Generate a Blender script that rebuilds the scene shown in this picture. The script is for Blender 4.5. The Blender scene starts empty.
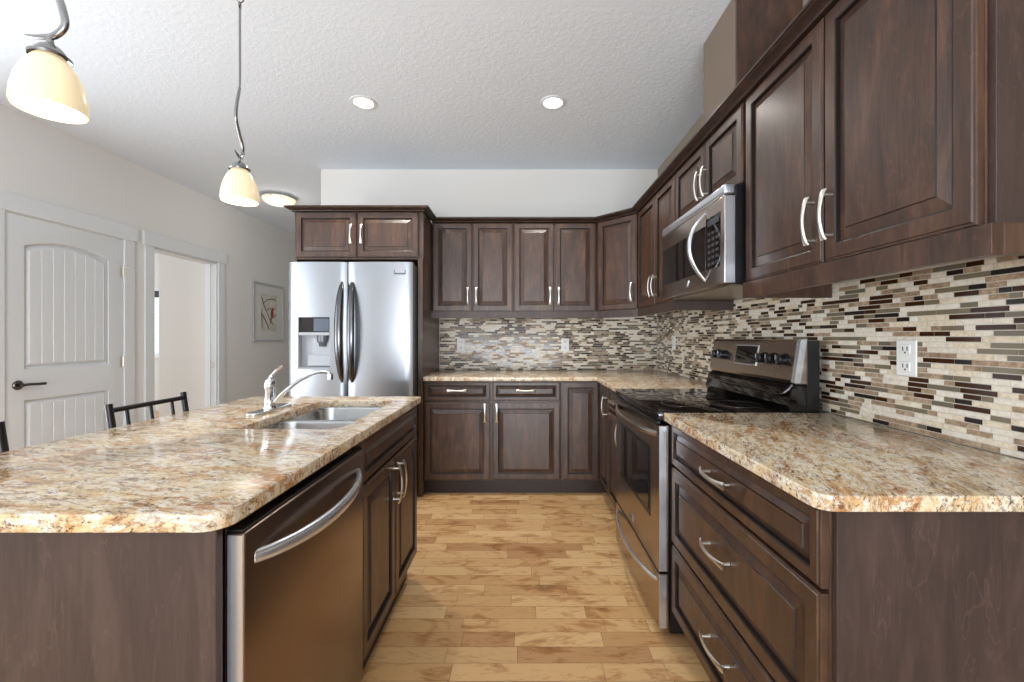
import bpy, bmesh, math, random
from mathutils import Vector, Matrix

random.seed(7)
PI = math.pi
SC = bpy.context.scene
COL = SC.collection

# ------------------------------------------------------------------ camera
cam_data = bpy.data.cameras.new('camera')
cam = bpy.data.objects.new('camera', cam_data)
COL.objects.link(cam)
cam.location = (0, 0, 1.21)
cam.rotation_euler = (PI / 2, 0, 0)
cam_data.sensor_fit = 'HORIZONTAL'
cam_data.sensor_width = 36.0
cam_data.lens = 36.0 * 425.0 / 1024.0
cam_data.shift_x = -(521.0 - 512.0) / 1024.0
cam_data.shift_y = -(341.0 - 337.0) / 1024.0
cam_data.clip_start = 0.02
SC.camera = cam

# ------------------------------------------------------------------ light
SC.view_settings.view_transform = 'Standard'
SC.view_settings.look = 'None'
SC.view_settings.gamma = 1.0
SC.view_settings.use_curve_mapping = False
SC.view_settings.exposure = -0.06

world = bpy.data.worlds.new('daylight')
SC.world = world
world.use_nodes = True
world.node_tree.nodes['Background'].inputs[0].default_value = (0.86, 0.93, 1.0, 1)
world.node_tree.nodes['Background'].inputs[1].default_value = 1.3


def area(name, loc, rot, sx, sy, power, color):
    d = bpy.data.lights.new(name, 'AREA')
    d.shape = 'RECTANGLE'
    d.size, d.size_y = sx, sy
    d.energy = power
    d.color = color
    o = bpy.data.objects.new(name, d)
    o.location = loc
    o.rotation_euler = rot
    COL.objects.link(o)
    return o


DAY = (0.88, 0.94, 1.0)
# added daylight lamp outside the unseen windows behind the camera
area('added_light_rear', (-0.40, -3.70, 1.30), (PI / 2, 0, 0), 2.7, 2.1, 38, DAY)
# added lamp, tilted upwards to brighten the ceiling
area('added_uplight_rear', (-0.40, -3.66, 0.75), (PI * 0.76, 0, 0), 2.6, 1.0, 225, DAY)
area('added_light_side', (-3.60, 0.85, 1.40), (0, -PI / 2, 0), 1.9, 2.4, 62, DAY)  # added lamp at the unseen window in the left wall
area('added_uplight_side', (-3.56, 0.85, 0.85), (0, -PI * 0.76, 0), 0.9, 2.3, 34, DAY)  # second added uplight, lifts the ceiling over the island
area('added_light_side_room', (-8.14, 4.0, 1.4), (0, -PI / 2, 0), 1.8, 1.9, 110, DAY)  # added to brighten the side room from an unseen opening


def point(name, loc, power, color, r):
    d = bpy.data.lights.new(name, 'POINT')
    d.energy, d.color, d.shadow_soft_size = power, color, r
    o = bpy.data.objects.new(name, d)
    o.location = loc
    COL.objects.link(o)
    return o


def spot(name, loc, power, color, r, ang=2.2, blend=0.7):
    d = bpy.data.lights.new(name, 'SPOT')
    d.energy, d.color, d.shadow_soft_size = power, color, r
    d.spot_size, d.spot_blend = ang, blend
    o = bpy.data.objects.new(name, d)
    o.location = loc
    COL.objects.link(o)
    return o


# ------------------------------------------------------------------ materials
def lin(c):
    f = lambda v: v / 12.92 if v <= 0.04045 else ((v + 0.055) / 1.055) ** 2.4
    return tuple(f(v / 255.0) for v in c) + (1.0,)


class NT:
    """Small wrapper that wires node trees."""

    def __init__(self, name):
        self.m = bpy.data.materials.new(name)
        self.m.use_nodes = True
        self.t = self.m.node_tree
        self.b = self.t.nodes['Principled BSDF']

    def n(self, kind, **kw):
        nd = self.t.nodes.new(kind)
        for k, v in kw.items():
            setattr(nd, k, v)
        return nd

    def put(self, sock, v):
        if isinstance(v, bpy.types.NodeSocket):
            self.t.links.new(v, sock)
        else:
            sock.default_value = v

    def math(self, op, a, b=0.0, c=None, clamp=False):
        nd = self.n('ShaderNodeMath', operation=op, use_clamp=clamp)
        self.put(nd.inputs[0], a)
        self.put(nd.inputs[1], b)
        if c is not None:
            self.put(nd.inputs[2], c)
        return nd.outputs[0]

    def coords(self, scale=(1, 1, 1), kind='Object', rot=(0, 0, 0)):
        tc = self.n('ShaderNodeTexCoord')
        mp = self.n('ShaderNodeMapping')
        mp.inputs['Scale'].default_value = scale
        mp.inputs['Rotation'].default_value = rot
        self.put(mp.inputs[0], tc.outputs[kind])
        return mp.outputs[0]

    def world(self, scale=(1, 1, 1), rot=(0, 0, 0)):
        g = self.n('ShaderNodeNewGeometry')
        m0 = self.n('ShaderNodeMapping')
        m0.inputs['Rotation'].default_value = rot
        self.put(m0.inputs[0], g.outputs['Position'])
        mp = self.n('ShaderNodeMapping')
        mp.inputs['Scale'].default_value = scale
        self.put(mp.inputs[0], m0.outputs[0])
        return mp.outputs[0]

    def noise(self, vec, scale, detail=4, rough=0.55, dist=0.0, w=None):
        nd = self.n('ShaderNodeTexNoise')
        if w is not None:
            nd.noise_dimensions = '4D'
            self.put(nd.inputs['W'], w)
        self.put(nd.inputs['Vector'], vec)
        nd.inputs['Scale'].default_value = scale
        nd.inputs['Detail'].default_value = detail
        nd.inputs['Roughness'].default_value = rough
        nd.inputs['Distortion'].default_value = dist
        return nd.outputs['Fac']

    def ramp(self, fac, stops, interp='LINEAR'):
        nd = self.n('ShaderNodeValToRGB')
        cr = nd.color_ramp
        cr.interpolation = interp
        while len(cr.elements) < len(stops):
            cr.elements.new(0.5)
        for e, (p, c) in zip(cr.elements, stops):
            e.position = p
            e.color = c if len(c) == 4 else lin(c)
        self.put(nd.inputs[0], fac)
        return nd.outputs[0]

    def mix(self, fac, a, b, mode='MIX'):
        nd = self.n('ShaderNodeMix', data_type='RGBA', blend_type=mode)
        self.put(nd.inputs[0], fac)
        self.put(nd.inputs[6], a)
        self.put(nd.inputs[7], b)
        return nd.outputs[2]

    def bump(self, height, strength, dist):
        nd = self.n('ShaderNodeBump')
        nd.inputs['Strength'].default_value = strength
        nd.inputs['Distance'].default_value = dist
        self.put(nd.inputs['Height'], height)
        self.put(self.b.inputs['Normal'], nd.outputs[0])

    def set(self, **kw):
        names = dict(color='Base Color', rough='Roughness', metal='Metallic', spec='Specular IOR Level',
                     coat='Coat Weight', coat_rough='Coat Roughness', emit='Emission Color',
                     estr='Emission Strength', trans='Transmission Weight', aniso='Anisotropic', ior='IOR',
                     sheen='Sheen Weight')
        for k, v in kw.items():
            self.put(self.b.inputs[names[k]], v)
        return self.m


def plain(name, rgb, rough=0.5, metal=0.0, **kw):
    return NT(name).set(color=lin(rgb), rough=rough, metal=metal, **kw)


def wood(name, dark, mid, light, rough=0.33, coat=0.25, lines=0.22):
    t = NT(name)
    info = t.n('ShaderNodeObjectInfo')
    v = t.coords((7, 7, 1.3))
    w = t.math('MULTIPLY', info.outputs['Random'], 37.0)
    a = t.noise(v, 2.2, 6, 0.62, 1.2, w=w)
    f = t.noise(t.coords((60, 60, 3)), 3.0, 3, 0.6, 0.3, w=w)
    base = t.ramp(a, [(0.32, dark), (0.50, mid), (0.68, light)])
    col = t.mix(0.28, base, t.ramp(f, [(0.35, dark), (0.7, light)]))
    pore = t.noise(t.coords((7, 7, 1.6)), 1.6, 3, 0.5, 2.2, w=w)
    line = t.ramp(t.math('ABSOLUTE', t.math('SUBTRACT', pore, 0.55)), [(0.0, (255, 255, 255)), (0.010, (0, 0, 0))])
    col = t.mix(t.math('MULTIPLY', line, lines), col, lin(tuple(min(255, int(v * 1.3)) for v in light)))
    rg = t.math('ADD', rough, t.math('MULTIPLY', f, 0.12))
    m = t.set(color=col, rough=rg, coat=coat, coat_rough=0.22, spec=0.5)
    t.bump(f, 0.12, 0.001)
    return m


W = {}
M_WOOD = wood('stained_maple', (39, 25, 18), (63, 42, 31), (96, 68, 50))
M_SIDE = wood('stained_side_panel', (44, 32, 28), (59, 44, 39), (76, 59, 52), rough=0.42, coat=0.1, lines=0.34)
M_GROOVE = plain('dark_groove', (30, 19, 14), 0.4)  # darker brown for the groove faces of the fronts
M_CROWN = wood('dark_crown_wood', (30, 19, 14), (46, 30, 23), (70, 48, 37))  # crown wood, a step darker than the doors
M_TOE = plain('toe_kick_dark', (40, 27, 23), 0.45)
M_TAUPE = plain('taupe_paint', (150, 137, 120), 0.6)


def wall_mat(name, rgb):
    t = NT(name)
    n = t.noise(t.world(), 160, 2, 0.5)
    t.bump(n, 0.12, 0.001)
    return t.set(color=lin(rgb), rough=0.75, spec=0.3)


M_WALL = wall_mat('grey_wall_paint', (232, 231, 228))
M_WALLB = wall_mat('light_wall_paint', (224, 222, 218))
M_WHITE = plain('white_trim_paint', (228, 232, 235), 0.35)


def ceiling_mat():
    t = NT('stippled_ceiling')
    a = t.noise(t.world(), 38, 5, 0.62, 0.6)
    b = t.noise(t.world(), 95, 3, 0.6)
    h = t.math('ADD', t.ramp(a, [(0.42, (0, 0, 0)), (0.62, (255, 255, 255))]), t.math('MULTIPLY', b, 0.6))
    t.bump(h, 0.22, 0.004)
    return t.set(color=lin((230, 238, 247)), rough=0.9, spec=0.2)


M_CEIL = ceiling_mat()


def floor_mat():
    t = NT('maple_floorboards')
    g = t.n('ShaderNodeNewGeometry')
    s = t.n('ShaderNodeSeparateXYZ')
    t.put(s.inputs[0], g.outputs['Position'])
    x, y = s.outputs[0], s.outputs[1]
    WD, LN = 0.083, 0.78
    yr = t.math('DIVIDE', y, WD)
    row = t.math('FLOOR', yr)
    fy = t.math('FRACT', yr)
    wn = t.n('ShaderNodeTexWhiteNoise', noise_dimensions='1D')
    t.put(wn.inputs['W'], row)
    u = t.math('ADD', t.math('DIVIDE', x, LN), t.math('MULTIPLY', wn.outputs['Value'], 13.7))
    cell = t.math('FLOOR', u)
    fx = t.math('FRACT', u)
    c2 = t.n('ShaderNodeCombineXYZ')
    t.put(c2.inputs[0], cell)
    t.put(c2.inputs[1], row)
    wn2 = t.n('ShaderNodeTexWhiteNoise', noise_dimensions='2D')
    t.put(wn2.inputs['Vector'], c2.outputs[0])
    split = t.math('ADD', t.math('MULTIPLY', wn2.outputs['Value'], 0.5), 0.28)
    second = t.math('GREATER_THAN', fx, split)
    c3 = t.n('ShaderNodeCombineXYZ')
    t.put(c3.inputs[0], cell)
    t.put(c3.inputs[1], row)
    t.put(c3.inputs[2], second)
    wn3 = t.n('ShaderNodeTexWhiteNoise', noise_dimensions='3D')
    t.put(wn3.inputs['Vector'], c3.outputs[0])
    rnd = wn3.outputs['Value']
    base = t.ramp(rnd, [(0.0, (180, 136, 92)), (0.15, (202, 160, 110)), (0.5, (213, 173, 122)), (0.8, (221, 184, 134)), (1.0, (204, 164, 116))])
    sv = t.n('ShaderNodeCombineXYZ')
    t.put(sv.inputs[0], t.math('MULTIPLY', x, 1.4))
    t.put(sv.inputs[1], t.math('MULTIPLY', y, 9.0))
    grain = t.noise(sv.outputs[0], 5.0, 6, 0.65, 1.4, w=t.math('MULTIPLY', rnd, 50.0))
    gc = t.ramp(grain, [(0.25, (150, 105, 70)), (0.45, (255, 255, 255)), (0.75, (255, 250, 240))])
    col = t.mix(0.55, base, gc, 'MULTIPLY')
    sv2 = t.n('ShaderNodeCombineXYZ')
    t.put(sv2.inputs[0], t.math('MULTIPLY', x, 2.0))
    t.put(sv2.inputs[1], t.math('MULTIPLY', y, 5.0))
    blot = t.noise(sv2.outputs[0], 2.6, 5, 0.65, 0.8, w=t.math('MULTIPLY', rnd, 20.0))
    bl = t.ramp(blot, [(0.50, (255, 255, 255)), (0.60, (196, 160, 125)), (0.70, (120, 82, 54))])
    col = t.mix(0.6, col, bl, 'MULTIPLY')
    ex = t.math('MINIMUM', t.math('MINIMUM', fx, t.math('SUBTRACT', 1.0, fx)), t.math('ABSOLUTE', t.math('SUBTRACT', fx, split)))
    ex = t.math('MULTIPLY', ex, LN)
    ey = t.math('MULTIPLY', t.math('MINIMUM', fy, t.math('SUBTRACT', 1.0, fy)), WD)
    e = t.math('MINIMUM', ex, ey)
    gap = t.math('LESS_THAN', e, 0.0011)
    col = t.mix(t.math('MULTIPLY', gap, 0.55), col, lin((96, 64, 40)))
    t.bump(t.math('SUBTRACT', 1.0, gap), 0.25, 0.001)
    return t.set(color=col, rough=0.27, spec=0.5)


M_FLOOR = floor_mat()


def granite_mat(name, angle, seed):
    """angle: direction of the drift in the horizontal plane, degrees from +X."""
    t = NT(name)
    rot = (0, 0, -math.radians(angle))

    def st(a, b):
        return t.world((a, b, 1.2), rot)

    vs = st(0.55, 1.9)
    base = t.ramp(t.noise(vs, 5.0, 6, 0.66, 1.0, w=seed), [(0.30, (164, 114, 68)), (0.40, (206, 170, 122)), (0.49, (220, 200, 164)), (0.58, (224, 212, 188)), (0.70, (196, 156, 108))])
    m1 = t.noise(vs, 10, 8, 0.75, 0.8, w=seed + 3)
    col = t.mix(t.ramp(m1, [(0.51, (0, 0, 0)), (0.58, (235, 235, 235))]), base, lin((174, 118, 68)))
    m2 = t.noise(st(0.8, 1.3), 36, 5, 0.75, 0.4, w=seed)
    col = t.mix(t.ramp(m2, [(0.50, (0, 0, 0)), (0.57, (235, 235, 235))]), col, lin((232, 226, 212)))
    zone = t.ramp(t.noise(vs, 7.5, 7, 0.72, 1.2, w=seed + 7), [(0.40, (45, 45, 45)), (0.54, (255, 255, 255))])
    m3 = t.noise(st(0.6, 1.6), 50, 5, 0.78, 0.8, w=seed)
    col = t.mix(t.math('MULTIPLY', t.ramp(m3, [(0.52, (0, 0, 0)), (0.60, (200, 200, 200))]), zone), col, lin((142, 108, 78)))
    m4 = t.noise(st(0.65, 1.5), 85, 4, 0.75, 0.6, w=seed + 5)
    col = t.mix(t.math('MULTIPLY', t.ramp(m4, [(0.545, (0, 0, 0)), (0.60, (245, 245, 245))]), zone), col, lin((70, 48, 38)))
    vn = t.noise(vs, 5.5, 8, 0.7, 1.6, w=seed + 11)
    vl = t.ramp(t.math('ABSOLUTE', t.math('SUBTRACT', vn, 0.47)), [(0.0, (225, 225, 225)), (0.026, (0, 0, 0))])
    brk = t.ramp(t.noise(st(1, 1), 12, 4, 0.65), [(0.42, (0, 0, 0)), (0.54, (255, 255, 255))])
    col = t.mix(t.math('MULTIPLY', vl, brk), col, lin((108, 64, 38)))
    return t.set(color=col, rough=0.13, spec=0.45)


M_GRANITE = granite_mat('golden_granite', 66, 2.0)
M_GRANITE_ISLAND = granite_mat('golden_granite_island', -14, 4.3)


def brushed(name, rgb, rough, axis='z', metal=1.0):
    t = NT(name)
    sc = {'z': (90, 90, 1.2), 'x': (1.2, 90, 90), 'y': (90, 1.2, 90)}[axis]
    n = t.noise(t.world(tuple(v * 4 for v in sc)), 3.0, 2, 0.5)
    r = t.math('ADD', rough - 0.015, t.math('MULTIPLY', n, 0.03))
    return t.set(color=lin(rgb), rough=r, metal=metal)


M_STEEL = brushed('brushed_steel', (160, 164, 170), 0.30, 'z')
M_STEELH = plain('range_steel', (170, 158, 148), 0.26, 1.0)
M_STEELD = plain('dishwasher_steel', (146, 130, 118), 0.28, 1.0)
M_TRIM = plain('bright_steel', (216, 220, 228), 0.26, 0.85)
M_CHROME = plain('chrome', (225, 227, 230), 0.07, 1.0)
M_DCHROME = plain('dark_chrome', (120, 120, 122), 0.12, 1.0)
M_DSTEEL = plain('dark_polished_steel', (98, 98, 100), 0.2, 1.0)
M_LAMPM = plain('pendant_steel', (150, 150, 150), 0.2, 1.0)
M_NICKEL = plain('satin_nickel', (222, 218, 210), 0.32, 1.0)
M_BLACK = plain('black_enamel', (16, 17, 20), 0.3)
M_BGLASS = plain('black_glass', (12, 11, 12), 0.04, 0.0, spec=0.6)
M_BPLAST = plain('black_plastic', (20, 21, 24), 0.25)
M_GPLAST = plain('grey_plastic', (150, 154, 160), 0.4)
M_WPLAST = plain('white_plastic', (232, 232, 230), 0.35)
M_SLOT = plain('dark_slot', (40, 40, 42), 0.6)
M_BMETAL = plain('black_metal', (22, 22, 24), 0.3, 0.3)
M_SINK = brushed('sink_steel', (190, 193, 196), 0.24, 'x')
M_BRONZE = plain('dark_nickel', (96, 94, 92), 0.25, 1.0)
M_GROUT = plain('light_grout', (206, 198, 184), 0.8)
M_PAPER = plain('white_mat_board', (222, 222, 218), 0.8)
M_SILVER = plain('silver_frame', (205, 206, 208), 0.3, 0.7)
M_SHADE = NT('lit_opal_glass').set(color=lin((226, 208, 172)), rough=0.25, emit=lin((255, 232, 190)), estr=0.40)
M_BULB = NT('lit_bulb').set(color=lin((255, 255, 250)), emit=lin((255, 250, 240)), estr=4.0)
M_LED = NT('lit_downlight').set(color=lin((255, 255, 255)), emit=(1, 0.98, 0.95, 1), estr=6.0)

# ------------------------------------------------------------------ mesh tools
def link(name, bm, mats, parent=None, smooth=False, kind=None, ang=None):
    me = bpy.data.meshes.new(name)
    bmesh.ops.recalc_face_normals(bm, faces=bm.faces[:])
    bm.to_mesh(me)
    bm.free()
    for m in (mats if isinstance(mats, (list, tuple)) else [mats]):
        me.materials.append(m)
    if smooth:
        for p in me.polygons:
            p.use_smooth = True
        if ang:
            me.set_sharp_from_angle(angle=math.radians(ang))
    o = bpy.data.objects.new(name, me)
    COL.objects.link(o)
    if parent is not None:
        o.parent = parent
    if kind:
        o['kind'] = kind
    return o


def box(bm, x0, x1, y0, y1, z0, z1, bev=0.0, mi=0, seg=1):
    vs = [bm.verts.new((x, y, z)) for x in (x0, x1) for y in (y0, y1) for z in (z0, z1)]
    idx = [(0, 1, 3, 2), (4, 6, 7, 5), (0, 4, 5, 1), (2, 3, 7, 6), (0, 2, 6, 4), (1, 5, 7, 3)]
    fs = [bm.faces.new([vs[i] for i in f]) for f in idx]
    for f in fs:
        f.material_index = mi
    if bev > 0:
        es = list({e for f in fs for e in f.edges})
        r = bmesh.ops.bevel(bm, geom=es, offset=bev, segments=seg, affect='EDGES', profile=0.5)
        for f in r['faces']:
            f.material_index = mi
    return bm


def boxes(lst, bev=0.0):
    bm = bmesh.new()
    for b in lst:
        box(bm, *b, bev=bev)
    return bm


def lathe(bm, prof, n=32, c=(0, 0, 0), axis='z', mi=0, close=False):
    rings = []
    for r, h in prof:
        ring = []
        for k in range(n):
            a = 2 * PI * k / n
            p = (r * math.cos(a), r * math.sin(a), h)
            if axis == 'x':
                p = (h, p[0], p[1])
            elif axis == 'y':
                p = (p[0], h, p[1])
            ring.append(bm.verts.new((p[0] + c[0], p[1] + c[1], p[2] + c[2])))
        rings.append(ring)
    for a, b in zip(rings, rings[1:]):
        for k in range(n):
            f = bm.faces.new((a[k], a[(k + 1) % n], b[(k + 1) % n], b[k]))
            f.material_index = mi
    if close:
        for ring in (rings[0], rings[-1]):
            bm.faces.new(ring).material_index = mi
    return bm


def tube(bm, pts, rad, n=10, mi=0, up=Vector((0, 0, 1)), flat=None, caps=True):
    """Sweep an ellipse along pts; rad is a number or a list; flat gives the second radius."""
    P = [Vector(p) for p in pts]
    R = rad if isinstance(rad, (list, tuple)) else [rad] * len(P)
    F = flat if isinstance(flat, (list, tuple)) else ([flat] * len(P) if flat else R)
    rings = []
    prev = None
    for i, p in enumerate(P):
        d = (P[min(i + 1, len(P) - 1)] - P[max(i - 1, 0)]).normalized()
        ref = prev if prev is not None else up
        s = d.cross(ref)
        if s.length < 1e-4:
            s = d.cross(Vector((1, 0.01, 0)))
        s.normalize()
        t = s.cross(d).normalized()
        prev = t
        rings.append([bm.verts.new(p + s * math.cos(2 * PI * k / n) * R[i] + t * math.sin(2 * PI * k / n) * F[i]) for k in range(n)])
    for a, b in zip(rings, rings[1:]):
        for k in range(n):
            bm.faces.new((a[k], a[(k + 1) % n], b[(k + 1) % n], b[k])).material_index = mi
    if caps:
        bm.faces.new(rings[0]).material_index = mi
        bm.faces.new(rings[-1]).material_index = mi
    return bm


def smooth_path(ctrl, n=8):
    P = [Vector(c) for c in ctrl]
    P = [P[0] * 2 - P[1]] + P + [P[-1] * 2 - P[-2]]
    out = []
    for i in range(1, len(P) - 2):
        for k in range(n):
            t = k / n
            a, b, c, d = P[i - 1], P[i], P[i + 1], P[i + 2]
            out.append(0.5 * ((2 * b) + (c - a) * t + (2 * a - 5 * b + 4 * c - d) * t * t + (3 * b - a - 3 * c + d) * t ** 3))
    out.append(P[-2])
    return out


def rounded(x0, x1, y0, y1, r, n=6):
    """r: one radius or four, for corners (x0,y0) (x1,y0) (x1,y1) (x0,y1)."""
    R = r if isinstance(r, (list, tuple)) else [r] * 4
    out = []
    for (cx, cy, sx, sy, a0), q in zip([(x0, y0, 1, 1, PI), (x1, y0, -1, 1, 1.5 * PI), (x1, y1, -1, -1, 0), (x0, y1, 1, -1, 0.5 * PI)], R):
        if q <= 0:
            out.append((cx, cy))
            continue
        ox, oy = cx + sx * q, cy + sy * q
        for k in range(n + 1):
            a = a0 + 0.5 * PI * k / n
            out.append((ox + q * math.cos(a), oy + q * math.sin(a)))
    return out


def slab(name, outlines, depth, bev, mat, parent=None, matrix=None, seg=2, shift=0.0):
    """A plate cut from 2D outlines (first the edge, then holes), thickness depth, edges eased by bev. Lies in local XY from z=0 to depth."""
    cu = bpy.data.curves.new(name, 'CURVE')
    cu.dimensions = '2D'
    cu.fill_mode = 'BOTH'
    cu.extrude = depth / 2 - bev
    cu.bevel_depth = bev
    cu.bevel_resolution = seg
    cu.offset = -bev
    for pts in outlines:
        sp = cu.splines.new('POLY')
        sp.points.add(len(pts) - 1)
        for p, (x, y) in zip(sp.points, pts):
            p.co = (x, y, 0, 1)
        sp.use_cyclic_u = True
    tmp = bpy.data.objects.new('tmp', cu)
    COL.objects.link(tmp)
    bpy.context.view_layer.update()
    me = bpy.data.meshes.new_from_object(tmp.evaluated_get(bpy.context.evaluated_depsgraph_get()))
    bpy.data.objects.remove(tmp)
    me.transform(Matrix.Translation((0, 0, depth / 2 + shift)))
    if matrix is not None:
        me.transform(matrix)
    me.name = name
    me.materials.clear()
    for m_ in (mat if isinstance(mat, (list, tuple)) else [mat]):
        me.materials.append(m_)
    bm = bmesh.new()
    bm.from_mesh(me)
    bmesh.ops.remove_doubles(bm, verts=bm.verts, dist=1e-5)
    bmesh.ops.recalc_face_normals(bm, faces=bm.faces[:])
    bm.to_mesh(me)
    bm.free()
    for p in me.polygons:
        p.use_smooth = True
    me.set_sharp_from_angle(angle=math.radians(35))
    o = bpy.data.objects.new(name, me)
    COL.objects.link(o)
    if parent is not None:
        o.parent = parent
    return o


def tag(o, label=None, cat=None, group=None, kind=None):
    if label:
        o['label'] = label
    if cat:
        o['category'] = cat
    if group:
        o['group'] = group
    if kind:
        o['kind'] = kind
    return o


def thing(name, label, cat, loc=(0, 0, 0), rz=0.0, group=None):
    o = bpy.data.objects.new(name, None)
    o.empty_display_size = 0.1
    COL.objects.link(o)
    o.location = loc
    o.rotation_euler = (0, 0, rz)
    return tag(o, label, cat, group)


def struct(name, bm, mat, **kw):
    return link(name, bm, mat, kind='structure', **kw)


# ------------------------------------------------------------------ dimensions
WX = 1.243          # right wall
WY = 3.868          # back wall
LX = -3.40          # left wall
CZ = 2.735          # ceiling
CT = 0.908          # worktop top
CB = 0.876          # worktop underside

# ------------------------------------------------------------------ the room
struct('floor', boxes([(-8.2, WX + 0.12, -3.6, 7.7, -0.05, 0.0)]), M_FLOOR)
struct('ceiling', boxes([(-8.2, WX + 0.12, -3.6, 7.7, CZ, CZ + 0.1)]), M_CEIL)
struct('wall_right', boxes([(WX, WX + 0.12, -3.48, WY, 0, CZ)]), M_TAUPE)
struct('wall_back', boxes([(-1.82, WX + 0.12, WY, WY + 0.12, 0, CZ), (-1.82, -1.70, WY + 0.12, 7.5, 0, CZ)]), M_WALLB)
struct('wall_left', boxes([
    (LX - 0.12, LX, -3.48, -0.40, 0, CZ), (LX - 0.12, LX, -0.40, 2.10, 2.35, CZ), (LX - 0.12, LX, -0.40, 2.10, 0, 0.35),
    (LX - 0.12, LX, 2.10, 2.78, 0, CZ), (LX - 0.12, LX, 2.78, 3.64, 2.05, CZ), (LX - 0.12, LX, 3.64, 3.925, 0, CZ),
    (LX - 0.12, LX, 3.925, 4.76, 2.04, CZ), (LX - 0.12, LX, 4.76, 7.6, 0, CZ)]), M_WALL)
struct('wall_front', boxes([
    (LX - 0.12, -1.8, -3.6, -3.48, 0, CZ), (-1.8, 1.0, -3.6, -3.48, 2.35, CZ), (-1.8, 1.0, -3.6, -3.48, 0, 0.2),
    (1.0, WX + 0.12, -3.6, -3.48, 0, CZ)]), M_WALLB)
struct('wall_hall_end', boxes([(LX, -1.70, 7.5, 7.62, 0, CZ)]), M_WALL)
struct('wall_side_room', boxes([
    (-4.43, LX - 0.12, 5.2, 5.32, 0, CZ),
    (-8.1, -6.45, 7.0, 7.12, 0, CZ), (-6.45, -5.55, 7.0, 7.12, 2.02, CZ), (-6.45, -5.55, 7.0, 7.12, 0, 0.9),
    (-5.55, LX - 0.12, 7.0, 7.12, 0, CZ), (-8.1, LX - 0.12, 2.2, 2.32, 0, CZ),
    (-8.2, -8.08, 2.2, 3.0, 0, CZ), (-8.2, -8.08, 5.0, 7.12, 0, CZ), (-8.2, -8.08, 3.0, 5.0, 0, 0.45), (-8.2, -8.08, 3.0, 5.0, 2.35, CZ)]), M_WALLB)

# window seen through the doorway
w = struct('window_1', boxes([(-6.45, -6.40, 6.99, 7.05, 0.9, 2.02), (-5.60, -5.55, 6.99, 7.05, 0.9, 2.02),
                              (-6.40, -5.60, 6.99, 7.05, 1.97, 2.02), (-6.40, -5.60, 6.99, 7.05, 0.9, 0.95),
                              (-6.47, -5.53, 6.94, 7.0, 0.87, 0.9)], 0.004), M_WHITE)
glass = NT('window_glass')
glass.set(color=(1, 1, 1, 1), rough=0.0, trans=1.0, ior=1.05)
link('window_pane', boxes([(-6.40, -5.60, 7.02, 7.026, 0.95, 1.97)]), glass.m, w)
link('roller_blind', boxes([(-6.42, -5.58, 6.93, 6.985, 1.86, 1.96)], 0.006), M_SLOT, w)

# unseen windows, added as openings for the area lights behind and beside the camera
for k, (x0, x1) in enumerate([(-1.8, -0.4), (-0.4, 1.0)]):
    w = struct('window_%d' % (k + 2), boxes([(x0, x0 + 0.05, -3.57, -3.49, 0.2, 2.35), (x1 - 0.05, x1, -3.57, -3.49, 0.2, 2.35),
                                             (x0 + 0.05, x1 - 0.05, -3.57, -3.49, 2.30, 2.35), (x0 + 0.05, x1 - 0.05, -3.57, -3.49, 0.2, 0.25)], 0.004), M_WHITE)
w = struct('window_4', boxes([(LX - 0.1, LX - 0.02, -0.40, -0.35, 0.35, 2.35), (LX - 0.1, LX - 0.02, 2.05, 2.10, 0.35, 2.35),
                              (LX - 0.1, LX - 0.02, -0.35, 2.05, 2.30, 2.35), (LX - 0.1, LX - 0.02, -0.35, 2.05, 0.35, 0.40),
                              (LX - 0.1, LX - 0.02, 0.83, 0.87, 0.40, 2.30)], 0.004), M_WHITE)  # side window added to light the tile wall and ceiling


def casing(name, y0, y1, ztop):
    """Flat casing with a taller head board round an opening in the left wall."""
    cw = 0.095
    lst = [(LX, LX + 0.018, y0 - cw, y0, 0, ztop), (LX, LX + 0.018, y1, y1 + cw, 0, ztop),
           (LX, LX + 0.026, y0 - cw - 0.022, y1 + cw + 0.022, ztop, ztop + 0.125)]
    return struct(name, boxes(lst, 0.002), M_WHITE)


casing('trim_1', 2.785, 3.63, 2.045)
casing('trim_2', 3.925, 4.76, 2.04)
struct('trim_3', boxes([(LX - 0.125, LX, 3.925, 3.935, 0, 2.04), (LX - 0.125, LX, 4.742, 4.76, 0, 2.04), (LX - 0.125, LX, 3.935, 4.742, 2.022, 2.04),
                        (LX - 0.10, LX - 0.06, 4.730, 4.742, 0, 2.022)], 0.001), M_WHITE)
sp = boxes([(LX - 0.055, LX - 0.025, 4.739, 4.742, 0.86, 0.93)], 0.0008)
tag(link('strike_plate', sp, M_NICKEL), 'small metal strike plate on the white jamb of the open doorway', 'strike plate')
for nm, y0, y1 in (('baseboard_left', -3.48, 2.69), ('baseboard_hall', 4.857, 7.5)):
    struct(nm, boxes([(LX, LX + 0.014, y0, y1, 0, 0.11)], 0.003), M_WHITE)
struct('baseboard_middle', boxes([(LX, LX + 0.014, 3.73, 3.825, 0, 0.11)], 0.003), M_WHITE)

# ------------------------------------------------------------------ panel door
DM = Matrix.Rotation(PI / 2, 4, 'Z') @ Matrix.Rotation(PI / 2, 4, 'X')   # local x -> +Y, local y -> +Z, local z -> +X


def arch(x0, x1, y0, y1, rise, n=14):
    out = [(x0, y0), (x1, y0)]
    for k in range(n + 1):
        t = k / n
        out.append((x1 + (x0 - x1) * t, y1 + rise * (1 - (2 * t - 1) ** 2)))
    return out


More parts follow.
